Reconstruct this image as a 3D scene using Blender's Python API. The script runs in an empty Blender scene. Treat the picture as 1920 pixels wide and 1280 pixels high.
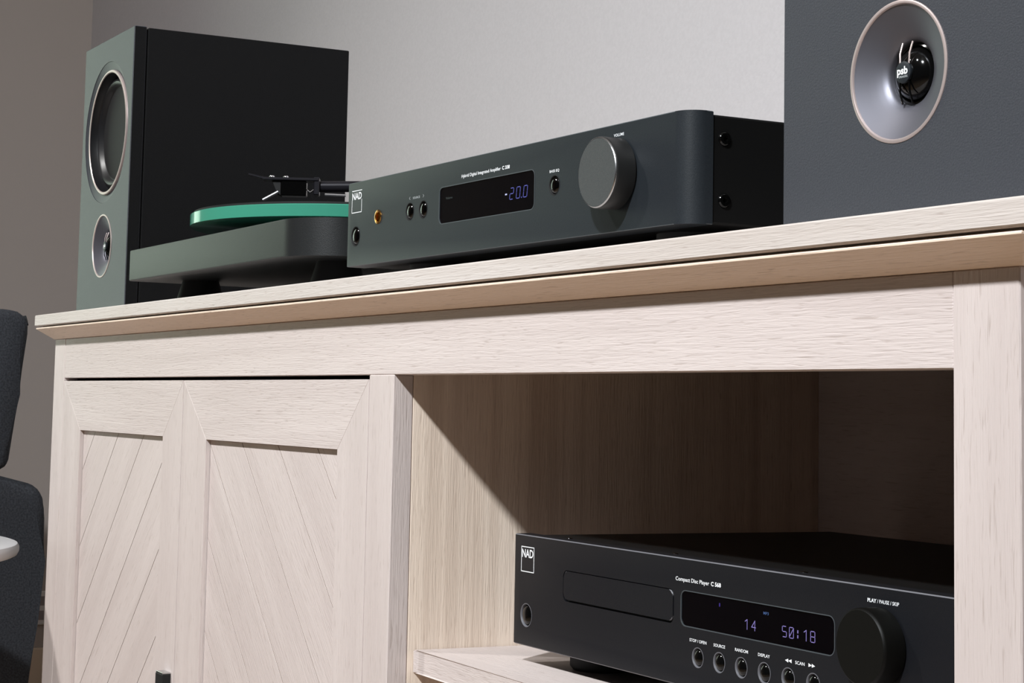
import bpy, bmesh, math, random
from mathutils import Vector, Matrix
random.seed(7)
S = 0.001                      # everything below is written in millimetres
TOP = 740.0                    # height of the cabinet top above the floor
scn = bpy.context.scene
COL = scn.collection

# ------------------------------------------------------------ camera, light, exposure
YAW, PITCH, ROLL, FPX = 0.47084, 0.09102, 0.02258, 3538.9
PX, PY = -134.92, -202.28
fw = Vector((-math.cos(YAW)*math.cos(PITCH), math.sin(YAW)*math.cos(PITCH), math.sin(PITCH)))
r0 = fw.cross(Vector((0, 0, 1))).normalized(); u0 = r0.cross(fw)
cr, sr = math.cos(ROLL), math.sin(ROLL)
rt = cr*r0 + sr*u0; up = -sr*r0 + cr*u0
cam = bpy.data.cameras.new('camera'); co = bpy.data.objects.new('camera', cam); COL.objects.link(co)
m3 = Matrix((rt, up, -fw)).transposed()
co.matrix_world = Matrix.Translation(Vector((1266.57, -525.08, TOP-85.52))*S) @ m3.to_4x4()
cam.sensor_fit = 'HORIZONTAL'; cam.sensor_width = 36.0
cam.lens = FPX/1920*36.0
cam.shift_x = -PX/1920; cam.shift_y = PY/1920
cam.clip_start = 0.02; cam.clip_end = 60
cam.dof.use_dof = False
scn.camera = co

w = bpy.data.worlds.new('world'); scn.world = w; w.use_nodes = True
w.node_tree.nodes['Background'].inputs[0].default_value = (0.95, 0.95, 1.0, 1)
w.node_tree.nodes['Background'].inputs[1].default_value = 0.03

def area(name, loc, target, size, power, color, spread=180, size_y=None):
    l = bpy.data.lights.new(name, 'AREA'); l.energy = power; l.color = color
    l.shape = 'DISK' if size_y is None else 'RECTANGLE'
    l.size = size; l.spread = math.radians(spread)
    if size_y: l.size_y = size_y
    o = bpy.data.objects.new(name, l); COL.objects.link(o)
    o.location = Vector(loc)*S
    d = (Vector(target)-Vector(loc)).normalized()
    o.rotation_euler = d.to_track_quat('-Z', 'Y').to_euler()
    return o
WARM = (0.93, 0.97, 1.0)
area('ceiling_lamp', (1480, -1690, TOP+1750), (480, 100, TOP+100), 0.15, 40, WARM, 108)
area('ceiling_lamp', (420, -1690, TOP+1750), (350, -200, TOP-300), 0.15, 4.5, WARM, 110)
area('ceiling_lamp', (-1000, -1690, TOP+1750), (-500, -250, TOP-500), 0.15, 8.0, (1.0, 0.985, 0.96), 70)
# added greenish fill lamp by the windowless left wall, unseen; tints grazing fronts
area('green_fill_light', (-2400, -470, TOP+520), (0, -470, TOP+520), 0.55, 3.1, (0.80, 1.0, 0.82), 120, 1.3)

vs = scn.view_settings
vs.view_transform = 'Standard'; vs.look = 'None'; vs.gamma = 1.0; vs.use_curve_mapping = False
vs.exposure = 0.0
try: scn.display_settings.display_device = 'sRGB'
except Exception: pass

# ------------------------------------------------------------ materials
def lin(c):
    c = c/255
    return c/12.92 if c <= .04045 else ((c+.055)/1.055)**2.4
def rgb(r, g, b): return (lin(r), lin(g), lin(b), 1)
def newmat(name):
    m = bpy.data.materials.new(name); m.use_nodes = True
    return m, m.node_tree, m.node_tree.nodes['Principled BSDF']
def mat(name, col, rough=.5, metal=0, spec=.5, coat=0, noise=None, bump=0, bscale=300, emit=None, estr=1, trans=0, ior=1.45):
    m, t, b = newmat(name)
    b.inputs['Base Color'].default_value = col
    b.inputs['Roughness'].default_value = rough
    b.inputs['Metallic'].default_value = metal
    b.inputs['Specular IOR Level'].default_value = spec
    b.inputs['Coat Weight'].default_value = coat
    b.inputs['Coat Roughness'].default_value = .15
    b.inputs['Transmission Weight'].default_value = trans
    b.inputs['IOR'].default_value = ior
    if emit:
        b.inputs['Emission Color'].default_value = emit; b.inputs['Emission Strength'].default_value = estr
    if noise or bump:
        tc = t.nodes.new('ShaderNodeTexCoord'); n = t.nodes.new('ShaderNodeTexNoise')
        n.inputs['Scale'].default_value = bscale; n.inputs['Detail'].default_value = 4
        t.links.new(tc.outputs['Object'], n.inputs['Vector'])
        if noise:
            r = t.nodes.new('ShaderNodeValToRGB')
            r.color_ramp.elements[0].position = .35; r.color_ramp.elements[1].position = .65
            r.color_ramp.elements[0].color = col; r.color_ramp.elements[1].color = noise
            t.links.new(n.outputs['Fac'], r.inputs[0]); t.links.new(r.outputs[0], b.inputs['Base Color'])
        if bump:
            bp = t.nodes.new('ShaderNodeBump'); bp.inputs['Strength'].default_value = bump
            bp.inputs['Distance'].default_value = .0005
            t.links.new(n.outputs['Fac'], bp.inputs['Height']); t.links.new(bp.outputs[0], b.inputs['Normal'])
    return m
def wood(name, axis, light, dark, pore, rough=.5, contrast=1.0, stripes=0.0, bumpd=.0004):
    """laminate with stretched grain running along the given local axis"""
    m, t, b = newmat(name); N = t.nodes.new; L = t.links.new
    tc = N('ShaderNodeTexCoord'); oi = N('ShaderNodeObjectInfo')
    off = N('ShaderNodeVectorMath'); off.operation = 'MULTIPLY_ADD'
    comb = N('ShaderNodeCombineXYZ')
    for i in range(3): L(oi.outputs['Random'], comb.inputs[i])
    L(comb.outputs[0], off.inputs[0]); off.inputs[1].default_value = (37.1, 21.3, 53.7)
    L(tc.outputs['Object'], off.inputs[2])
    def stretched(lo, hi, detail, dist=0, rough_=.6):
        mp = N('ShaderNodeMapping'); s = [hi, hi, hi]; s['XYZ'.index(axis)] = lo
        mp.inputs['Scale'].default_value = s
        n = N('ShaderNodeTexNoise'); n.inputs['Scale'].default_value = 1; n.inputs['Detail'].default_value = detail
        n.inputs['Roughness'].default_value = rough_; n.inputs['Distortion'].default_value = dist
        L(off.outputs[0], mp.inputs[0]); L(mp.outputs[0], n.inputs['Vector']); return n
    def mixc(f, a, bb, blend='MIX'):
        mx = N('ShaderNodeMix'); mx.data_type = 'RGBA'; mx.blend_type = blend
        if hasattr(f, 'links') : L(f, mx.inputs[0])
        else: mx.inputs[0].default_value = f
        for k, v in ((6, a), (7, bb)):
            if hasattr(v, 'links'): L(v, mx.inputs[k])
            else: mx.inputs[k].default_value = v
        return mx.outputs[2]
    def ramp(src, p0, p1, c0=(0, 0, 0, 1), c1=(1, 1, 1, 1)):
        r = N('ShaderNodeValToRGB'); r.color_ramp.elements[0].position = p0; r.color_ramp.elements[1].position = p1
        r.color_ramp.elements[0].color = c0; r.color_ramp.elements[1].color = c1
        L(src, r.inputs[0]); return r.outputs[0]
    big = stretched(1.5, 20, 3, 1.2)
    fine = stretched(14, 520, 4, .5, .6)
    pores = stretched(60, 1000, 2, .6, .5)
    c = mixc(ramp(big.outputs['Fac'], .32, .68), light, dark)
    k = N('ShaderNodeMath'); k.operation = 'MULTIPLY'; k.inputs[1].default_value = .35*contrast
    L(ramp(fine.outputs['Fac'], .42, .70), k.inputs[0])
    c = mixc(k.outputs[0], c, dark)
    k2 = N('ShaderNodeMath'); k2.operation = 'MULTIPLY'; k2.inputs[1].default_value = .6*contrast
    L(ramp(pores.outputs['Fac'], .60, .74), k2.inputs[0])
    c = mixc(k2.outputs[0], c, pore)
    if stripes:
        st = stretched(.8, 75, 3, .3)
        k3 = N('ShaderNodeMath'); k3.operation = 'MULTIPLY'; k3.inputs[1].default_value = stripes
        L(ramp(st.outputs['Fac'], .45, .62), k3.inputs[0]); c = mixc(k3.outputs[0], c, pore)
    L(c, b.inputs['Base Color'])
    b.inputs['Roughness'].default_value = rough
    bp = N('ShaderNodeBump'); bp.inputs['Strength'].default_value = .6; bp.inputs['Distance'].default_value = bumpd
    mm = N('ShaderNodeMath'); mm.operation = 'ADD'; L(fine.outputs['Fac'], mm.inputs[0]); L(pores.outputs['Fac'], mm.inputs[1])
    iv = N('ShaderNodeMath'); iv.operation = 'MULTIPLY'; iv.inputs[1].default_value = -1; L(mm.outputs[0], iv.inputs[0])
    L(iv.outputs[0], bp.inputs['Height']); L(bp.outputs[0], b.inputs['Normal'])
    return m
WL, WD, WP = rgb(205, 194, 190), rgb(193, 181, 177), rgb(162, 148, 141)
WX = wood('whitewashed_oak_x', 'X', WL, WD, WP)
WZ = wood('whitewashed_oak_z', 'Z', WL, WD, WP)
WT = wood('oak_edge_band', 'X', rgb(202, 194, 189), rgb(188, 178, 171), WP)
WY = wood('whitewashed_oak_y', 'Y', WL, WD, WP)
WI = wood('oak_inner_panel', 'Z', rgb(238, 222, 206), rgb(228, 210, 193), rgb(188, 167, 150), stripes=.42)
WM = wood('oak_moulding', 'X', rgb(238, 218, 200), rgb(226, 205, 186), rgb(186, 165, 148))
M = dict(
 backing=mat('door_backing_board', rgb(112, 94, 80), .8),
 wall=mat('wall_paint', rgb(200, 195, 196), .85, noise=rgb(196, 191, 192), bump=.35, bscale=260),
 wall2=mat('wall_paint_left', rgb(192, 181, 174), .85, bump=.3, bscale=260),
 ceil=mat('ceiling_paint', rgb(225, 224, 222), .9),
 floor=mat('floor_carpet', rgb(166, 143, 120), .95, noise=rgb(154, 131, 108), bump=.5, bscale=400),
 skirt=mat('skirting_paint', rgb(232, 212, 190), .6),
 vinyl=mat('speaker_black_vinyl', rgb(13, 13, 14), .6, spec=.2, noise=rgb(14, 14, 15), bump=.5, bscale=900),
 baffle=mat('speaker_baffle_satin', rgb(48, 50, 56), .46, spec=.7, noise=rgb(57, 59, 65), bump=.35, bscale=1100),
 dark=mat('matt_black', rgb(14, 14, 15), .7),
 amp=mat('amplifier_graphite', rgb(29, 33, 37), .44, spec=.34, noise=rgb(34, 38, 42), bump=.12, bscale=1500),
 ampside=mat('amplifier_case', rgb(9, 9, 9), .55, spec=.25),
 cdface=mat('player_faceplate', rgb(17, 18, 22), .48, spec=.28, noise=rgb(20, 21, 25), bump=.1, bscale=1500),
 cdcase=mat('player_case', rgb(10, 10, 10), .5, spec=.25),
 glass=mat('display_glass', rgb(5, 4, 6), .15, spec=.15),
 knobface=mat('knob_face', rgb(66, 68, 70), .42, metal=.3, noise=rgb(78, 79, 80), bump=.2, bscale=2500),
 knobside=mat('knob_side', rgb(26, 26, 26), .4),
 knobblack=mat('knob_black', rgb(7, 7, 6), .5, spec=.2),
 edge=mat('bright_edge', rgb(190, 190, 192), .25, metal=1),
 edgecd=mat('edge_highlight', rgb(96, 96, 101), .5, spec=.8),  # paler base colour paints the glint on player bevels, tray and button wells
 edgeamp=mat('edge_highlight_dim', rgb(62, 68, 72), .5, spec=.8),  # dimmer painted glint for amplifier bevels and display rims
 chromeblk=mat('dark_chrome', rgb(70, 70, 72), .12, metal=1),
 gloss=mat('gloss_black', rgb(6, 6, 6), .1, spec=.4),
 gold=mat('gold_plated', rgb(205, 150, 70), .22, metal=1),
 ring=mat('champagne_ring', rgb(196, 180, 176), .38, metal=.6),
 horn=mat('waveguide_satin', rgb(112, 112, 120), .5, metal=.9),
 cone=mat('woven_cone', rgb(150, 150, 162), .5, metal=.5, spec=.3, bump=.8, bscale=900),
 rubber=mat('rubber_surround', rgb(24, 24, 26), .36, spec=.5),
 ink=mat('white_print', rgb(226, 228, 230), .6),
 inkdim=mat('grey_print', rgb(165, 170, 172), .6),
 blue=mat('display_blue', rgb(10, 10, 20), .5, emit=rgb(88, 92, 178), estr=1.0),
 bluew=mat('display_blue_bright', rgb(10, 10, 20), .5, emit=rgb(205, 210, 255), estr=1.0),
 violet=mat('display_violet', rgb(10, 10, 20), .5, emit=rgb(140, 128, 196), estr=.9),
 dim=mat('display_dim', rgb(20, 24, 26), .5, emit=rgb(44, 50, 54), estr=.5),
 dimblue=mat('display_dim_blue', rgb(10, 10, 20), .5, emit=rgb(70, 100, 150), estr=.8),
 dimviolet=mat('display_dim_violet', rgb(10, 10, 20), .5, emit=rgb(60, 40, 140), estr=.8),
 plinth=mat('turntable_plinth_paint', rgb(22, 24, 25), .44, spec=.55, noise=rgb(26, 28, 29), bump=.25, bscale=1500),
 vinylrec=mat('record_vinyl', rgb(10, 10, 10), .25),
 armtube=mat('tonearm_black', rgb(34, 33, 38), .32, metal=.4),
 chrome=mat('chrome', rgb(215, 215, 218), .15, metal=1),
 white=mat('table_white', rgb(205, 204, 206), .35),
 plate=mat('outlet_white', rgb(238, 232, 230), .4),
 slot=mat('outlet_slot', rgb(160, 148, 148), .6),
 fabric=mat('chair_fabric', rgb(58, 61, 67), .9, noise=rgb(38, 40, 45), bump=.8, bscale=420),
 leg=mat('chair_leg_wood', rgb(60, 46, 36), .5),
)
g = newmat('green_glass'); M['green'] = g[0]
g[2].inputs['Base Color'].default_value = rgb(72, 160, 134); g[2].inputs['Roughness'].default_value = .12
g[2].inputs['Transmission Weight'].default_value = .25; g[2].inputs['IOR'].default_value = 1.5

# ------------------------------------------------------------ helpers
def link(name, me, m=None, parent=None, loc=(0, 0, 0), rot=None, label=None):
    o = bpy.data.objects.new(name, me); COL.objects.link(o)
    if m is not None and not me.materials: me.materials.append(m)
    if parent: o.parent = parent
    o.location = Vector(loc)*S
    if rot: o.rotation_euler = rot
    if label: o['label'] = label
    return o
def thing(name, label, cat, loc, rz=0, group=None):
    o = bpy.data.objects.new(name, None); COL.objects.link(o); o.empty_display_size = .05
    o.location = Vector(loc)*S; o.rotation_euler = (0, 0, rz)
    o['label'] = label; o['category'] = cat
    if group: o['group'] = group
    return o
def finish(bm, name, smooth=None):
    for v in bm.verts: v.co *= S
    bmesh.ops.recalc_face_normals(bm, faces=bm.faces[:])
    me = bpy.data.meshes.new(name); bm.to_mesh(me); bm.free()
    if smooth is not None:
        for p in me.polygons: p.use_smooth = True
        try: me.set_sharp_from_angle(angle=math.radians(smooth))
        except Exception: pass
    return me
def box_bm(x0, x1, y0, y1, z0, z1, bev=0, seg=1, bm=None):
    own = bm is None
    if own: bm = bmesh.new()
    r = bmesh.ops.create_cube(bm, size=1)
    for v in r['verts']:
        v.co = Vector((x0+(v.co.x+.5)*(x1-x0), y0+(v.co.y+.5)*(y1-y0), z0+(v.co.z+.5)*(z1-z0)))
    if bev:
        es = list({e for v in r['verts'] for e in v.link_edges})
        bmesh.ops.bevel(bm, geom=es, offset=bev, segments=seg, affect='EDGES', profile=.5)
    return bm
def box(name, m, parent, x0, x1, y0, y1, z0, z1, bev=.4, seg=1, label=None, smooth=None):
    return link(name, finish(box_bm(x0, x1, y0, y1, z0, z1, bev, seg), name, smooth), m, parent, label=label)
def prism_bm(pts, a, b, axis='Y', bev=0, seg=1, bm=None):
    """polygon pts extruded from a to b along axis. pts are (x,z) for Y, (x,y) for Z, (y,z) for X"""
    if bm is None: bm = bmesh.new()
    def P(p, t):
        return {'Y': (p[0], t, p[1]), 'Z': (p[0], p[1], t), 'X': (t, p[0], p[1])}[axis]
    va = [bm.verts.new(P(p, a)) for p in pts]; vb = [bm.verts.new(P(p, b)) for p in pts]
    fa = bm.faces.new(va); fb = bm.faces.new(vb[::-1]); n = len(pts)
    for i in range(n): bm.faces.new((va[(i+1) % n], va[i], vb[i], vb[(i+1) % n]))
    if bev:
        es = list(set(fa.edges) | set(fb.edges))
        bmesh.ops.bevel(bm, geom=es, offset=bev, segments=seg, affect='EDGES', profile=.5)
    return bm
def rrect(x0, x1, z0, z1, r, n=6):
    out = []
    for cx, cz, a in ((x1-r, z1-r, 0), (x0+r, z1-r, 90), (x0+r, z0+r, 180), (x1-r, z0+r, 270)):
        for i in range(n+1):
            t = math.radians(a+90*i/n); out.append((cx+r*math.cos(t), cz+r*math.sin(t)))
    return out
def lathe_bm(prof, axis='Y', seg=48, c=(0, 0, 0), bm=None, closed=False):
    """prof: (radius, along) pairs"""
    if bm is None: bm = bmesh.new()
    rings = []
    for r, h in prof:
        if r < 1e-6:
            p = {'Y': (0, h, 0), 'Z': (0, 0, h), 'X': (h, 0, 0)}[axis]
            rings.append([bm.verts.new(Vector(p)+Vector(c))])
        else:
            ring = []
            for i in range(seg):
                t = 2*math.pi*i/seg; a, b = r*math.cos(t), r*math.sin(t)
                p = {'Y': (a, h, b), 'Z': (a, b, h), 'X': (h, a, b)}[axis]
                ring.append(bm.verts.new(Vector(p)+Vector(c)))
            rings.append(ring)
    pairs = list(zip(rings, rings[1:]))
    if closed: pairs.append((rings[-1], rings[0]))
    for A, B in pairs:
        for i in range(seg):
            j = (i+1) % seg
            if len(A) == 1 and len(B) == 1: continue
            if len(A) == 1: bm.faces.new((A[0], B[i], B[j]))
            elif len(B) == 1: bm.faces.new((A[i], A[j], B[0]))
            else: bm.faces.new((A[i], A[j], B[j], B[i]))
    return bm
def lathe(name, m, parent, prof, axis='Y', seg=48, c=(0, 0, 0), label=None, closed=False, smooth=40):
    return link(name, finish(lathe_bm(prof, axis, seg, (0, 0, 0), closed=closed), name, smooth), m, parent, loc=c, label=label)
def tube_bm(pts, rad, seg=12, bm=None):
    if bm is None: bm = bmesh.new()
    pts = [Vector(p) for p in pts]; rings = []
    for i, p in enumerate(pts):
        d = (pts[min(i+1, len(pts)-1)]-pts[max(i-1, 0)]).normalized()
        a = d.cross(Vector((0, 0, 1)))
        if a.length < .01: a = d.cross(Vector((0, 1, 0)))
        a.normalize(); b = d.cross(a)
        rr = rad if not hasattr(rad, '__len__') else rad[i]
        rings.append([bm.verts.new(p+a*rr*math.cos(2*math.pi*k/seg)+b*rr*math.sin(2*math.pi*k/seg)) for k in range(seg)])
    for A, B in zip(rings, rings[1:]):
        for k in range(seg): bm.faces.new((A[k], A[(k+1) % seg], B[(k+1) % seg], B[k]))
    bm.faces.new(rings[0][::-1]); bm.faces.new(rings[-1])
    return bm
def tube(name, m, parent, pts, rad, seg=12, label=None):
    return link(name, finish(tube_bm(pts, rad, seg), name, 40), m, parent, label=label)
def cut(o, bms):
    """boolean-subtract closed bmeshes (mm) from o, applied"""
    bm = bmesh.new()
    for b in bms:
        me = bpy.data.meshes.new('t'); b.to_mesh(me); b.free(); bm.from_mesh(me); bpy.data.meshes.remove(me)
    me = finish(bm, 'cutter'); c = bpy.data.objects.new('cutter', me); COL.objects.link(c)
    c.matrix_world = Matrix(); par = o.parent; o.parent = None
    md = o.modifiers.new('b', 'BOOLEAN'); md.operation = 'DIFFERENCE'; md.solver = 'EXACT'; md.object = c
    dg = bpy.context.evaluated_depsgraph_get(); dg.update()
    new = bpy.data.meshes.new_from_object(o.evaluated_get(dg))
    o.modifiers.clear(); old = o.data; o.data = new; o.parent = par
    bpy.data.objects.remove(c); bpy.data.meshes.remove(me)
    if not new.materials: new.materials.append(old.materials[0])
    for p in new.polygons: p.use_smooth = True
    try: new.set_sharp_from_angle(angle=math.radians(25))
    except Exception: pass
def text(name, s, m, parent, x0, x1, zb, cap, y=-.06, bold=0, label=None, rotz=0):
    """lettering on a face whose normal is -Y: from x0 to x1, baseline zb, cap height cap"""
    cu = bpy.data.curves.new('t', 'FONT'); cu.body = s; cu.size = 1; cu.extrude = 0; cu.offset = bold+.012
    cu.resolution_u = 3
    o = bpy.data.objects.new('t', cu); COL.objects.link(o)
    dg = bpy.context.evaluated_depsgraph_get(); dg.update()
    me = bpy.data.meshes.new_from_object(o.evaluated_get(dg))
    bpy.data.objects.remove(o); bpy.data.curves.remove(cu)
    xs = [v.co.x for v in me.vertices]
    a, b = min(xs), max(xs)
    capu = .729                              # cap height of the built-in face at size 1
    for v in me.vertices:
        v.co = Vector((x0+(v.co.x-a)/(b-a)*(x1-x0), y, zb+v.co.y/capu*cap))*S
    me.name = name
    return link(name, me, m, parent, label=label)
def strokes(name, m, parent, lines, wd, y=-.05, label=None):
    """thin printed bars on a -Y face; lines: ((x,z),(x,z))"""
    bm = bmesh.new()
    for (a, b) in lines:
        a = Vector((a[0], 0, a[1])); b = Vector((b[0], 0, b[1])); d = (b-a).normalized()
        n = Vector((-d.z, 0, d.x))*wd/2; e = d*wd*.35
        vs_ = [bm.verts.new(p+Vector((0, y, 0))) for p in (a-e-n, b+e-n, b+e+n, a-e+n)]
        f = bm.faces.new(vs_)
        r = bmesh.ops.extrude_face_region(bm, geom=[f])
        for v in r['geom']:
            if isinstance(v, bmesh.types.BMVert): v.co.y += -y*.9 if y < 0 else -.04
    return link(name, finish(bm, name), m, parent, label=label)
SEG = {'0': 'abcdef', '1': 'bc', '2': 'abged', '4': 'fgbc', '5': 'afgcd', '8': 'abcdefg'}
def digit(ch, x, z, wd, h, slant=.0):
    P = {'a': ((0, 1), (1, 1)), 'b': ((1, 1), (1, .5)), 'c': ((1, .5), (1, 0)), 'd': ((0, 0), (1, 0)),
         'e': ((0, 0), (0, .5)), 'f': ((0, .5), (0, 1)), 'g': ((0, .5), (1, .5))}
    k = .09
    out = []
    for s in SEG[ch]:
        (ax, az), (bx, bz) = P[s]
        if ax == bx: az += k*(.5 if bz > az else -.5); bz += k*(-.5 if bz > az else .5)
        else: ax += .16; bx -= .16
        f = lambda u, v: (x+u*wd+slant*v*h, z+v*h)
        out.append((f(ax, az), f(bx, bz)))
    return out
def edge_faces(o, m2):  # gives sloped front faces the painted highlight colour
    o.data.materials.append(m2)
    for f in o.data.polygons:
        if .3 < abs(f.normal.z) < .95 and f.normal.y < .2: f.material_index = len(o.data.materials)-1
def structure(o): o['kind'] = 'structure'; return o

# ------------------------------------------------------------ room
WX0, WY1 = -2456, 560            # left wall plane, back wall plane
ZSK = TOP-577
structure(box('wall_back', M['wall'], None, WX0-100, 4200, WY1, WY1+100, -.1, 2620, 0))
structure(box('wall_left', M['wall2'], None, WX0-100, WX0, -4200, WY1, -.1, 2620, 0))
structure(box('floor', M['floor'], None, WX0-100, 4200, -4200, WY1+100, -60, 0, 0))
structure(box('ceiling', M['ceil'], None, WX0-100, 4200, -4200, WY1+100, 2620, 2700, 0))
structure(box('baseboard_left', M['skirt'], None, WX0, WX0+14, -4200, WY1, 0, ZSK, 3, 2))
structure(box('baseboard_back', M['skirt'], None, WX0+14, 4200, WY1-14, WY1, 0, ZSK, 3, 2))
o = thing('wall_outlet', 'small white power outlet plate on the left wall, behind the grey armchair', 'outlet', (WX0, 503, TOP-500))
box('cover_plate', M['plate'], o, 0, 7, -37, 37, -33, 33, 2.5, 2)
for z in (-14, 14): box('socket', M['slot'], o, 6.5, 7.4, -7, 5, z-9, z+9, .3)

# ------------------------------------------------------------ cabinet
ZC = TOP
cab = thing('media_cabinet', 'long whitewashed oak media cabinet with chevron plank doors and an open shelf bay', 'cabinet', (10, 200, 0))
CX, CY = -10, -200               # local offsets: builders below use world mm minus the thing's location
def cb(name, m, x0, x1, y0, y1, z0, z1, parent=None, **k):
    o = link(name, finish(box_bm(x0+CX, x1+CX, y0+CY, y1+CY, z0+ZC, z1+ZC, k.pop('bev', .5), 1), name), m, parent or cab, **k)
    return o
XL, XR = -703.8, 726.1
YF = 17.9
cb('top_board', WT, XL, XR+3.5, 0, 400, -11.7, 0, bev=.9)
# cove moulding below the top: slopes inward on the front and both ends, mitred
bm = bmesh.new(); rings = []
for ins, z in ((7, -11.9), (7, -13.2), (2.0, -13.2), (1.4, -13.7), (1.5, -14.5), (16.9, -25.0), (24, -25.0), (24, -12.5)):
    rings.append([bm.verts.new((x+CX, y+CY, z+ZC)) for x, y in ((XL+ins, 398), (XL+ins, ins), (XR-ins, ins), (XR-ins, 398))])
for A, B in zip(rings, rings[1:]):
    for i in range(3): bm.faces.new((A[i], A[i+1], B[i+1], B[i]))
link('moulding', finish(bm, 'moulding'), WM, cab)
cb('sub_top', WX, XL+26, XR-26, 30, 395, -25, -12, bev=0)
P0, PW = -684.5, 38.3
ST1 = 99.0; ST2 = 137.3; RP = 668.4; RPR = 706.7; TK = 14.6
ZB = -660.0
for x in (P0, ST1, RP):
    wdt = PW
    top = -25.0 if x != ST1 else -65.6
    cb('stile', WZ, x, x+wdt-.15, YF, YF+TK, ZB-60 if x != ST1 else ZB, top, bev=.6)
cb('top_rail', WX, P0+PW, RP-.15, YF+.25, YF+TK, -65.6, -25.2, bev=.5)
cb('bottom_rail', WX, P0+PW, RP, YF+.25, YF+TK, ZB-40, ZB+25, bev=.5)
cb('side_panel', WZ, P0+.6, P0+19, YF+TK+.2, 396, ZB-60, -25, bev=.4)
cb('side_panel', WZ, RPR-19, RPR-.6, YF+TK+.2, 396, ZB-60, -25, bev=.4)
cb('divider_panel', WI, ST2-17, ST2-.3, YF+TK+.35, 370, ZB, -25, bev=.3)
cb('inner_side_panel', WI, RP+.2, RPR-19.2, YF+TK+.3, 370, ZB, -25, bev=.3)
cb('back_panel', WX, P0+19, RPR-19, 370, 378, ZB, -25, bev=0)
cb('bottom_panel', WX, P0+19, RPR-19, YF+TK, 370, ZB, ZB+16, bev=0)
for x in (P0+2, RPR-42):
    for y in (YF+2, 340): cb('foot', WZ, x, x+40, y, y+40, -TOP, ZB-38, bev=1)
# adjustable shelf, its front edge set very slightly askew
pts = [(ST2+.3+CX, 37+CY), (141.5+CX, 38.8+CY), (RP-.3+CX, 19+CY), (RP-.3+CX, 366+CY), (ST2+.3+CX, 366+CY)]
link('shelf', finish(prism_bm(pts, -260.5+ZC, -245.5+ZC, 'Z', bev=.7), 'shelf'), WX, cab, label='adjustable shelf under the black disc player')

def clip(poly, n, d):            # keep points with n.p <= d
    out = []
    for i in range(len(poly)):
        a, b = poly[i], poly[(i+1) % len(poly)]
        da = n[0]*a[0]+n[1]*a[1]-d; db = n[0]*b[0]+n[1]*b[1]-d
        if da <= 0: out.append(a)
        if (da < 0 < db) or (db < 0 < da):
            t = da/(da-db); out.append((a[0]+t*(b[0]-a[0]), a[1]+t*(b[1]-a[1])))
    return out
def door(x0, x1, px0, px1, sgn, c0, handle):
    """sgn +1: joints rise to the right (x - z = c); -1: fall to the right (x + z = s)"""
    zt, zb, pzt, pzb = -68.6, -632.0, -117.6, -580.0
    d = cb('door', M['backing'], px0-12, px1+12, YF+8.5, YF+17, pzb-12, pzt+12, bev=0)   # backing board
    def fr(name, m, pts):
        pts = [(p[0]+CX, p[1]+ZC) for p in pts]
        return link(name, finish(prism_bm(pts, YF+.1+CY, YF+18+CY, 'Y', bev=.18), name), m, d)
    g = .03
    fr('rail', WX, [(x0+g, zt), (px0+g, pzt), (px1-g, pzt), (x1-g, zt)])
    fr('rail', WX, [(x0+g, zb), (px0+g, pzb), (px1-g, pzb), (x1-g, zb)])
    fr('stile', WZ, [(x0, zt-g), (px0, pzt-g), (px0, pzb+g), (x0, zb+g)])
    fr('stile', WZ, [(x1, zt-g), (px1, pzt-g), (px1, pzb+g), (x1, zb+g)])
    # planks
    rect = [(px0+.4, pzb+.4), (px1-.4, pzb+.4), (px1-.4, pzt-.4), (px0+.4, pzt-.4)]
    sp = 75.4; q = math.sqrt(.5)
    for k in range(-10, 14):
        lo, hi = c0+k*sp, c0+(k+1)*sp
        # x - sgn*z between lo and hi
        gap = .32/q
        n = (1, -sgn)
        poly = clip(rect, n, hi-gap); poly = clip(poly, (-1, sgn), -(lo+gap)) if len(poly) > 2 else []
        if len(poly) < 3: continue
        cx = sum(p[0] for p in poly)/len(poly); cz = sum(p[1] for p in poly)/len(poly)
        # local frame: X along the grain
        ang = math.radians(45*sgn); ca, sa = math.cos(-ang), math.sin(-ang)
        loc = [((p[0]-cx)*ca-(p[1]-cz)*sa, (p[0]-cx)*sa+(p[1]-cz)*ca) for p in poly]
        me = finish(prism_bm(loc, -2.2, 2.2, 'Y', bev=.1), 'plank')
        me.materials.append(WX); me.materials.append(M['backing'])
        for f in me.polygons:
            if abs(f.normal.y) < .5: f.material_index = 1
        link('plank', me, WX, d, loc=(cx+CX, YF+6.3+CY, cz+ZC), rot=(0, -ang, 0))
    if handle:
        h = link('handle', finish(box_bm(x1-23.5+CX, x1-6+CX, YF-8+CY, YF+CY, -420+ZC, -317+ZC, .7), 'handle'), M['dark'], d, label='black metal edge pull')
        link('handle_cap', finish(box_bm(x1-23+CX, x1-6.5+CX, YF-7.6+CY, YF-.2+CY, -317+ZC, -315.8+ZC, .2), 'handle_cap'), M['edge'], d)
    return d
door(-645.6, -278.6, -582.2, -328.3, +1, -425.0, True)
door(-277.4, 98.2, -218.2, 48.2, -1, -113.5, False)

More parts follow.
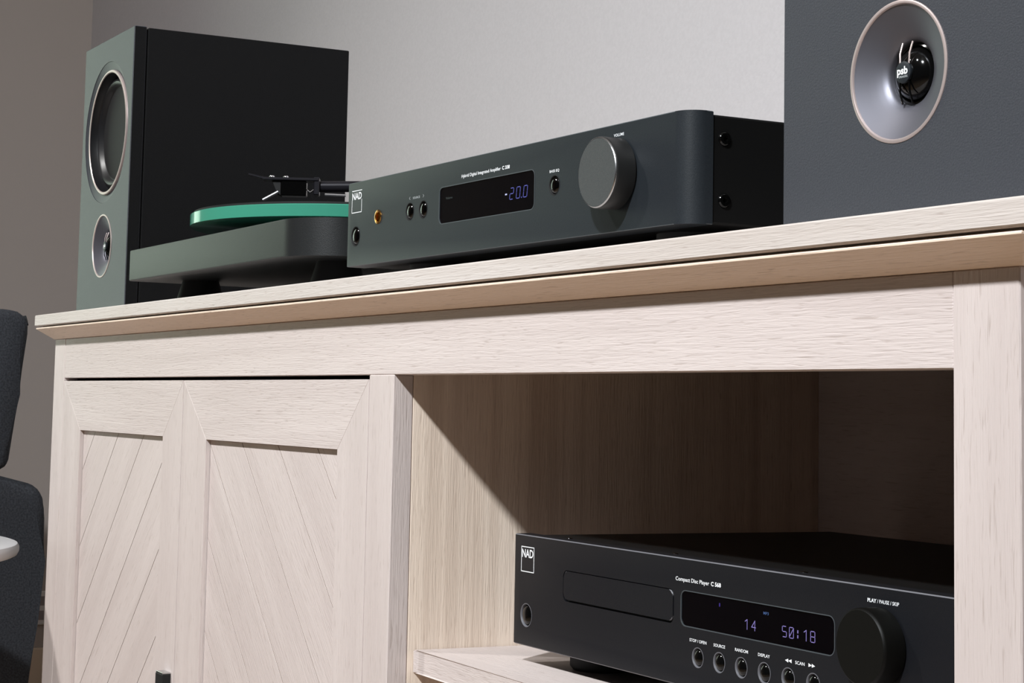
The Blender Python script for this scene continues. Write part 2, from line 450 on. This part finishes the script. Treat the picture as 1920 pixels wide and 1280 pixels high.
# ------------------------------------------------------------ speakers
def speaker(name, label, x, y, group):
    t = thing(name, label, 'speaker', (x+85.5, y+120, TOP), group=group)
    ox, oy = -85.5, -120
    W, H, D, BT = 171.0, 294.3, 240.2, 13.3
    link('case', finish(box_bm(ox, ox+W, oy+BT+1.6, oy+D, 1.0, H-1, .8), 'case'), M['vinyl'], t)
    bf = link('front_baffle', finish(box_bm(ox, ox+W, oy, oy+BT, .5, H, .8), 'front_baffle'), M['baffle'], t)
    link('shadow_gap', finish(box_bm(ox+3, ox+W-3, oy+BT-.5, oy+BT+2, 3, H-3, 0), 'shadow_gap'), M['dark'], t)
    cx = ox+86.0
    wz, tz = 194.1, 73.6
    cut(bf, [lathe_bm([(0, oy-5), (75, oy-5), (75, oy+60), (0, oy+60)], 'Y', 64, (cx, 0, wz)),
             lathe_bm([(0, oy-5), (33.6, oy-5), (33.6, oy+40), (0, oy+40)], 'Y', 64, (cx, 0, tz))])
    bf.data.materials.append(M['vinyl'])
    for f in bf.data.polygons:
        if abs(f.normal.x) > .8 and abs(f.center.x) > .08: f.material_index = len(bf.data.materials)-1
    wo = (cx, oy, wz); to = (cx, oy, tz)
    fl = lathe('woofer_flange', M['baffle'], t, [(74.8, .4), (74.3, .5), (67.5, 3.2), (64, 3.2), (64, 7.9), (74.8, 7.9)], c=wo, seg=72, closed=True)
    lathe('woofer_trim_ring', M['ring'], t, [(66.4, 3.3), (66.1, 1.4), (65.2, .8), (63.8, .8), (63.1, 1.5), (63.1, 7), (66.4, 7)], c=wo, seg=72, closed=True, label='champagne metal trim ring around the woofer')
    lathe('surround', M['rubber'], t, [(63.0, 1.6), (62.6, 9), (61, 12.5), (59.8, 11.5), (57.6, 8.8), (54.8, 7.6), (52, 8.8), (50.2, 12), (48.4, 13)], c=wo, seg=72)
    lathe('cone', M['cone'], t, [(50, 13), (44, 15.5), (36, 19.5), (28, 24), (20, 29), (17, 31)], c=wo, seg=72, label='woven dark grey woofer cone')
    lathe('dust_cap', M['cone'], t, [(17.5, 30.5), (15, 28), (10, 26), (5, 25), (0, 24.7)], c=wo, seg=48)
    lathe('tweeter_trim_ring', M['ring'], t, [(33.65, .6), (33.4, -.35), (32.8, -.6), (31.9, -.5), (31.4, .2), (31.4, 3), (33.6, 3)], c=to, seg=72, closed=True, label='champagne metal trim ring around the tweeter')
    lathe('waveguide', M['horn'], t, [(31.5, .4), (28.5, 1.8), (25, 3.3), (21.5, 4.8), (18.5, 6.2), (16.3, 7.5), (15.1, 9), (14.7, 13)], c=to, seg=72)
    lathe('tweeter_dome', M['gloss'], t, [(14.6, 11.0), (13.4, 10.6), (12.8, 11.6), (12.4, 10.6), (11.2, 8.4), (9, 6.3), (6, 4.9), (3, 4.3), (0, 4.1)], c=to, seg=48)
    pp = lathe('phase_plug', M['amp'], t, [(0, 2.9), (4.3, 2.9), (5.1, 3.2), (5.25, 4), (4.8, 5), (0, 5)], c=to, seg=40, label='grey medallion in front of the tweeter dome')
    for dx in (-3.1, 3.1):
        tube('support_rod', M['ring'], t, [(cx+dx, oy+4.2, tz+3.6), (cx+dx*1.05, oy+4.4, tz+9), (cx+dx*1.1, oy+6.2, tz+14.4)], .45, 8)
        tube('support_rod', M['gloss'], t, [(cx+dx, oy+4.2, tz-3.6), (cx+dx*1.05, oy+4.4, tz-9), (cx+dx*1.1, oy+6.2, tz-14.4)], .5, 8)
    text('lettering', 'psb', M['ink'], pp, -3.6, 3.6, -.9, 3.7, y=2.84, bold=.02)
    text('lettering', 'SPEAKERS', M['inkdim'], pp, -2.3, 3.5, -2.6, 1.0, y=2.84)
    return t
speaker('bookshelf_speaker', 'black bookshelf speaker at the left end of the cabinet, woofer above tweeter', -740.9, 54.8, 'pair of bookshelf speakers')
speaker('bookshelf_speaker', 'black bookshelf speaker at the right end of the cabinet beside the amplifier', 505.5, 54.7, 'pair of bookshelf speakers')

# ------------------------------------------------------------ shared electronics details
def push_button(t, x, z, r, y=0, dome='chromeblk', depth=1.4):
    b = lathe('button', M[dome], t, [(0, -.9), (r*.35, -.75), (r*.62, -.3), (r*.78, .5), (r*.8, depth+.3)], c=(x, y, z), seg=32, label='round polished push button')
    return b
def well(x, z, r, y0=0, depth=2.2):
    return lathe_bm([(0, -3), (r, -3), (r, depth), (0, depth)], 'Y', 40, (x, y0, z))
def wellring(t, x, z, r, y=0, m='dark'):
    lathe('button_well', M[m], t, [(r+.05, -.12), (r-.35, -.1), (r-.7, .6), (r-.8, 2.1), (r+.05, 2.1)], c=(x, y, z), seg=40, closed=True)
def rr_bm(x0, x1, z0, z1, r, y0, y1, bev=0): return prism_bm(rrect(x0, x1, z0, z1, r), y0, y1, 'Y', bev)

# ------------------------------------------------------------ amplifier
amp = thing('stereo_amplifier', 'graphite integrated amplifier with a large volume knob, standing on the cabinet top', 'amplifier', (0, 42.26, TOP), .0078)
ZA0, ZA1, AW, RC = 14.55, 76.1, 435.0, 12.3
pts = []
def arc(cx, cy, r, a0, a1, n=8): return [(cx+r*math.cos(math.radians(a0+(a1-a0)*i/n)), cy+r*math.sin(math.radians(a0+(a1-a0)*i/n))) for i in range(n+1)]
pts = arc(3, 3, 3, 180, 270, 4)+arc(AW-RC, RC, RC, 270, 360, 12)+[(AW, 16.5), (0, 16.5)]
fp = link('faceplate', finish(prism_bm(pts, ZA0, ZA1, 'Z', bev=.4), 'faceplate'), M['amp'], amp)
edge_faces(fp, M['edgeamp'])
AB = [(16.0, 36.2, 7.3), (103.7, 47.3, 6.2), (124.0, 47.1, 6.2), (296.9, 47.5, 6.1)]
DW = (147.2, 273.6, 34.9, 59.9)
cut(fp, [well(x, z, r) for x, z, r in AB] + [rr_bm(*DW, 4.5, -3, 1.3)] + [well(53.2, 47.6, 5.2, depth=3)])
for x, z, r in AB: wellring(amp, x, z, r, m='dark'); push_button(amp, x, z, r)
lathe('headphone_jack', M['gold'], amp, [(5.2, .2), (5.0, -.5), (3.9, -.7), (3.3, -.2), (3.0, 2.5), (5.2, 2.5)], c=(53.2, 0, 47.6), seg=36, closed=True, label='gold headphone socket')
dsp = link('display_window', finish(rr_bm(DW[0]+.3, DW[1]-.3, DW[2]+.3, DW[3]-.3, 4.2, .5, 1.3), 'display_window'), M['glass'], amp, label='dark display window showing a blue reading')
rim = rrect(*DW, 4.5); rin = rrect(DW[0]+.55, DW[1]-.55, DW[2]+.55, DW[3]-.55, 4.0)
def rim_obj(parent, DWX, m, name='display_rim', y=-.1, t=.5, r=4.5):
    bm = bmesh.new(); a = rrect(*DWX, r); b = rrect(DWX[0]+t, DWX[1]-t, DWX[2]+t, DWX[3]-t, r-t)
    A = [bm.verts.new((p[0], y, p[1])) for p in a]; B = [bm.verts.new((p[0], y, p[1])) for p in b]; C_ = [bm.verts.new((p[0], 1.0, p[1])) for p in b]
    D_ = [bm.verts.new((p[0], .3, p[1])) for p in a]
    n = len(a)
    for i in range(n):
        j = (i+1) % n
        bm.faces.new((A[i], A[j], B[j], B[i])); bm.faces.new((B[i], B[j], C_[j], C_[i])); bm.faces.new((D_[i], D_[j], A[j], A[i]))
    return link(name, finish(bm, name), m, parent)
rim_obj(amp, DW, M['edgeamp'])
sl = .13
for ch_, x_ in (('2', 242.0), ('0', 250.2), ('0', 259.0)):
    strokes('digit', M['blue'], dsp, digit(ch_, x_, 43.7, 4.4, 7.0, sl), .5, y=.42)
strokes('display_point', M['blue'], dsp, [((256.9, 43.8), (257.0, 43.9))], .8, y=.42)
strokes('display_minus', M['bluew'], dsp, [((236.6, 47.3), (238.4, 47.3))], .9, y=.42)
text('display_caption', 'Volume', M['dim'], dsp, 156.0, 165.5, 51.2, 1.6, y=.42)
text('lettering', 'Hybrid Digital Integrated Amplifier', M['ink'], amp, 178.6, 230.8, 63.4, 2.2, bold=0)
text('lettering', 'C 338', M['ink'], amp, 232.6, 242.3, 63.4, 2.2, bold=.022)
text('lettering', 'VOLUME', M['ink'], amp, 361.9, 372.4, 69.0, 1.7)
text('lettering', 'BASS EQ', M['ink'], amp, 291.2, 302.3, 55.5, 1.6)
text('lettering', 'SOURCE', M['inkdim'], amp, 108.2, 118.8, 55.6, 1.5)
strokes('arrow_mark', M['inkdim'], amp, [((103.9, 57.4), (102.7, 56.5)), ((102.7, 56.5), (103.9, 55.6))], .3)
strokes('arrow_mark', M['inkdim'], amp, [((123.4, 57.4), (124.6, 56.5)), ((124.6, 56.5), (123.4, 55.6))], .3)
def logo(t, x0, x1, z0, z1, full):
    zt = z1-6.6
    ls = [((x0, z0), (x1, z0)), ((x0, z0), (x0, z1 if full else zt-.2)), ((x1, z0), (x1, z1 if full else zt-.2)), ((x0, z1), (x1, z1))]
    strokes('logo_frame', M['ink'], t, ls, .55)
    text('lettering', 'NAD', M['ink'], t, x0+(.9 if full else .2), x1-(.9 if full else .2), zt+.2, 5.2, bold=.008)
logo(amp, 8.5, 25.0, 53.7, 69.7, False)
case = box('case', M['ampside'], amp, 1.0, AW-.8, 16.6, 285, ZA0+.4, ZA1-1.6, 1.2, 2)
for z in (61.7, 28.1):
    s = lathe('side_screw', M['gloss'], amp, [(0, .2), (1.5, .2), (1.6, 1.2), (3.2, 1.2), (3.9, .6), (4.1, 0), (4.1, -2)], 'X', 28, c=(AW-.8, 24.5, z))
kn = lathe('volume_knob', M['knobside'], amp, [(0, -14), (19.6, -14), (20.2, -13.4), (20.4, -12.5), (20.4, -1.2), (19.0, -.6), (19.0, 0), (0, 0)], c=(366.5, 0, 47.3), seg=96, label='large round volume knob with grey face')
lathe('knob_face', M['knobface'], kn, [(0, -14.25), (19.3, -14.25), (19.5, -14.0), (0, -14.0)], seg=96)
lathe('knob_edge', M['edge'], kn, [(19.5, -14.3), (20.0, -13.9), (20.1, -13.6), (19.5, -13.6)], seg=96, closed=True)
for x in (60, 375):
    for y in (45, 240): lathe('foot', M['dark'], amp, [(0, 0), (18, 0), (20, 3), (20, ZA0+.5), (0, ZA0+.5)], 'Z', 32, c=(x, y, 0))

# ------------------------------------------------------------ disc player
cd = thing('disc_player', 'black compact disc player on the open shelf of the cabinet', 'disc player', (207.0, 72.4, TOP-245.5), -.0154)
ZO = 245.5                       # z values below are relative to the cabinet top, shifted by ZO
C0, C1 = -233.8+ZO, -165.1+ZO
pts = arc(2, 2, 2, 180, 270, 3)+arc(433, 2, 2, 270, 360, 3)+[(435, 12), (0, 12)]
fp = link('faceplate', finish(prism_bm(pts, C0, C1, 'Z', bev=.6), 'faceplate'), M['cdface'], cd)
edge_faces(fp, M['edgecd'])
CB = [(17.2, -214.8, 7.3)]+[(x, -216.8, 5.4) for x in (208.1, 228.1, 248.0, 268.0, 288.0, 308.2)]
DC = (191.0, 325.0, -201.7, -182.2); TR = (62.6, 184.4, -201.5, -182.8)
Zs = lambda b: (b[0], b[1], b[2]+ZO, b[3]+ZO)
cut(fp, [well(x, z+ZO, r) for x, z, r in CB] + [rr_bm(*Zs(DC), 4.5, -3, 1.3), rr_bm(*Zs(TR), 4.5, -3, 2.5)])
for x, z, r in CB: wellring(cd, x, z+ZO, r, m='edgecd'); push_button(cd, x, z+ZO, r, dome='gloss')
link('disc_tray', finish(rr_bm(*Zs((TR[0]+.9, TR[1]-.9, TR[2]+1.3, TR[3]-.5)), 3.8, -.2, 2.5, .35), 'disc_tray'), M['cdface'], cd, label='closed disc tray')
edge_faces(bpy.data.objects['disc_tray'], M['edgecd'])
dsp = link('display_window', finish(rr_bm(*Zs((DC[0]+.3, DC[1]-.3, DC[2]+.3, DC[3]-.3)), 4.2, .5, 1.3), 'display_window'), M['glass'], cd, label='dark display window with violet digits')
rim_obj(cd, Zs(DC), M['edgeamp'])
z0 = -196.8+ZO
def one(x, z, wd, h): return [((x+wd*.6, z), (x+wd*.6, z+h)), ((x+wd*.6, z+h), (x+wd*.05, z+h*.80))]
def four(x, z, wd, h): return [((x+wd*.8, z), (x+wd*.8, z+h)), ((x+wd*.8, z+h), (x, z+h*.33)), ((x, z+h*.33), (x+wd, z+h*.33))]
for L_ in (one(250.3, z0, 3.3, 5.0), four(256.2, z0, 3.5, 5.0), digit('5', 282.4, z0, 3.4, 5.2),
           digit('0', 288.2, z0, 3.4, 5.2)+[((288.6, z0+.9), (291.2, z0+4.4))], one(299.9, z0, 3.3, 5.2), digit('8', 305.4, z0, 3.4, 5.2)):
    strokes('digit', M['violet'], dsp, L_, .42, y=.42)
for a in (3.2, .8): strokes('colon_dot', M['violet'], dsp, [((295.1, z0+a), (295.1, z0+a+1))], .8, y=.42)
strokes('display_mark', M['dimviolet'], dsp, [((227.4, -187.4+ZO), (227.4, -186.3+ZO))], 1.0, y=.42)
text('display_caption', 'MP3', M['dimblue'], dsp, 266.3, 270.8, -187.6+ZO, 1.5, y=.42)
tx = lambda s, a, b, z, c, **k: text('lettering', s, M['ink'], cd, a, b, z+ZO, c, **k)
tx('Compact Disc Player', 185.9, 218.2, -177.6, 2.2)
tx('C 568', 219.8, 229.1, -177.6, 2.2, bold=.022)
tx('STOP / OPEN', 200.1, 216.2, -208.9, 1.65); tx('SOURCE', 222.8, 233.4, -208.9, 1.65)
tx('RANDOM', 242.4, 253.8, -208.9, 1.65); tx('DISPLAY', 262.6, 272.7, -208.9, 1.65); tx('SCAN', 293.7, 301.3, -208.9, 1.65)
tx('PLAY', 349.3, 355.8, -172.7, 1.75, bold=.022); tx('/ PAUSE / SKIP', 356.3, 371.9, -172.7, 1.75)
def tri(x0, x1):
    bm = bmesh.new()
    zc = -208.05+ZO
    for k in (0, 1):
        a = x0+(x1-x0)*k/2; b = x0+(x1-x0)*(k+1)/2
        vs_ = [bm.verts.new((a, -.06, zc)), bm.verts.new((b, -.06, zc+.95)), bm.verts.new((b, -.06, zc-.95))]
        bm.faces.new(vs_)
    link('arrow_mark', finish(bm, 'arrow_mark'), M['ink'], cd)
tri(285.3, 290.8); tri(309.7, 304.4)
logo(cd, 9.8, 25.9, -187.9+ZO, -172.6+ZO, True)
box('case', M['cdcase'], cd, .8, 434.2, 12.1, 249, C0+.3, C1-1.2, .8)
for x in (40, 159, 278, 397): lathe('top_screw', M['chromeblk'], cd, [(0, .9), (1.2, 1.0), (1.9, .7), (2.2, 0), (2.2, -.5)], 'Z', 16, c=(x, 17, C1-1.2))
kn = lathe('control_knob', M['knobblack'], cd, [(0, -13), (17.0, -13), (17.7, -12.4), (18.0, -11.4), (18.0, -1), (17, -.5), (17, 0), (0, 0)], c=(359.5, 0, -192.3+ZO), seg=80, label='large black play and skip knob')
for x in (50, 385):
    for y in (35, 215): lathe('foot', M['dark'], cd, [(0, 0), (17, 0), (19, 2.5), (19, C0+.5), (0, C0+.5)], 'Z', 32, c=(x, y, 0))

# ------------------------------------------------------------ turntable
tt = thing('turntable', 'dark turntable with a green glass platter, between the left speaker and the amplifier', 'turntable', (-264.5, 200, TOP))
def T(x, y, z): return (x+264.5, y-200, z)
pl = [(p[0]+264.5, p[1]-200) for p in (arc(-482+4, 30+4, 4, 180, 270, 4)+arc(-47-45, 30+45, 45, 270, 360, 14)+[(-47, 372), (-482, 372)])]
link('plinth', finish(prism_bm(pl, 27, 56.4, 'Z', bev=1.2, seg=2), 'plinth', 30), M['plinth'], tt)
for x in (-430, -110):
    for y in (85, 330): lathe('foot', M['dark'], tt, [(0, 0), (22, 0), (24, 4), (21, 14), (17, 27.5), (0, 27.5)], 'Z', 32, c=T(x, y, 0))
PC = T(-309, 178, 0)
lathe('bearing', M['dark'], tt, [(0, 56), (50, 56), (50, 70.8), (0, 70.8)], 'Z', 48, c=PC)
lathe('platter', M['green'], tt, [(0, 70.8), (139, 70.8), (140, 71.6), (140, 81.5), (139, 82.3), (0, 82.3)], 'Z', 128, c=PC, label='thick green glass platter')
lathe('slipmat', M['dark'], tt, [(0, 82.4), (137, 82.4), (137, 84.4), (0, 84.4)], 'Z', 96, c=PC)
lathe('spindle', M['chrome'], tt, [(3, 84), (3, 96), (2, 98), (0, 98)], 'Z', 16, c=PC)
A0 = Vector(T(-222, 112, 100)); A1 = Vector(T(-128, 305, 106))
lathe('arm_base', M['dark'], tt, [(0, 56), (24, 56), (24, 62), (14, 64), (14, 100), (18, 102), (18, 114), (14, 117), (0, 117)], 'Z', 40, c=T(-128, 305, 0))
tube('tonearm', M['armtube'], tt, [A0, A0.lerp(A1, .5), A1], 4.8, 20)
tube('counterweight', M['dark'], tt, [A1.lerp(A0, -.08), A1.lerp(A0, -.2)], 17, 32)
# headshell, cartridge and finger lift
hs = link('headshell', finish(box_bm(-9, 9, -46, 2, 4, 6.5, .6), 'headshell'), M['armtube'], tt, loc=T(-222, 112, 100), label='dark headshell with cartridge over the platter')
d_ = (A1-A0); hs.rotation_euler = (0, 0, math.atan2(d_.y, d_.x)-math.pi/2)
link('collar', finish(box_bm(-8, 8, -2, 3, -8, 7.5, .8), 'collar'), M['armtube'], hs)
link('cartridge', finish(box_bm(-7.5, 7.5, -30, -8, -9, 4, .8), 'cartridge'), M['gloss'], hs)
link('cartridge_front', finish(prism_bm([(-38, 3.8), (-30, 3.8), (-30, -9), (-33, -8)], -6, 6, 'X', bev=.4), 'cf'), M['dark'], hs).name = 'cartridge_nose'
link('stylus', finish(tube_bm([(7, -32, -6), (7.5, -45, -13.5)], 1.5, 8), 'stylus', 40), M['chrome'], hs, label='bright stylus tip')
link('finger_lift', finish(prism_bm([(-46, 5), (-58, 8), (-58, 9.5), (-44, 6.5)], 4, 8, 'X', bev=.3), 'fl'), M['armtube'], hs)
for yy in (-38, -26):
    link('screw', finish(lathe_bm([(0, 1.8), (1.8, 1.6), (2.3, .9), (2.3, 0)], 'Z', 16, (5, yy, 6.5)), 'screw', 40), M['chrome'], hs)
link('lead_wire', finish(tube_bm([(3, -8, -3), (4, -5, -5.5), (3, -2, -3)], .7, 8), 'lw', 40), M['chrome'], hs)
link('arm_rest_clip', finish(tube_bm([(8, 8, -7.5), (9, 26, -8)], 1.3, 8), 'ar', 40), M['chrome'], hs)

# ------------------------------------------------------------ side table and armchair at the far left
tb = thing('side_table', 'round white side table with one leg, beside the left end of the cabinet', 'table', (-843, -228, 0))
lathe('table_top', M['white'], tb, [(0, TOP-257), (244, TOP-257), (248, TOP-255), (250, TOP-251), (250, TOP-247), (248, TOP-243.5), (245, TOP-242.5), (0, TOP-242.5)], 'Z', 128)
lathe('pedestal', M['white'], tb, [(0, 12), (22, 12), (20, 30), (20, TOP-257), (0, TOP-257)], 'Z', 32)
lathe('table_base', M['white'], tb, [(0, 0), (165, 0), (168, 4), (160, 10), (30, 16), (0, 16)], 'Z', 64)

ch = thing('armchair', 'dark grey fabric armchair with a tall leaning back, beyond the round white table', 'chair', (-1500, -130, 0))
def chp(name, yz, x0, x1, bev, seg=4, m='fabric'):
    pts = [(p[0]+130, p[1]+TOP) for p in yz]
    bm = prism_bm(pts, x0+1500, x1+1500, 'X')
    bmesh.ops.bevel(bm, geom=bm.edges[:], offset=bev, segments=seg, affect='EDGES', profile=.5)
    return link(name, finish(bm, name, 50), M[m], ch)
side = [(-430, -200), (-420, -168), (-150, -160), (60, -180), (152, -203), (160, -232), (160, -300), (153, -382), (138, -560), (-400, -560), (-428, -400)]
chp('armrest', side, -1275, -1200, 16)
chp('armrest', side, -1800, -1725, 16)
chp('back_shell', [(60, -185), (148, -206), (156, -300), (134, -555), (60, -555)], -1722, -1278, 14)
chp('seat', [(-425, -330), (-425, -250), (-400, -238), (40, -250), (56, -330)], -1722, -1278, 20)
chp('seat_base', [(-410, -332), (-400, -550), (50, -550), (56, -332)], -1721, -1279, 8)
chp('backrest', [(60, -182), (20, -100), (40, 0), (58, 26), (100, 30), (124, 22), (128, 8), (117, -83), (107, -182)], -1790, -1200, 14)
for x in (-1770, -1230):
    for y in (-390, 110): lathe('leg', M['leg'], ch, [(0, 0), (12, 0), (19, 175), (19, 181), (0, 181)], 'Z', 20, c=(x+1500, y+130, 0))
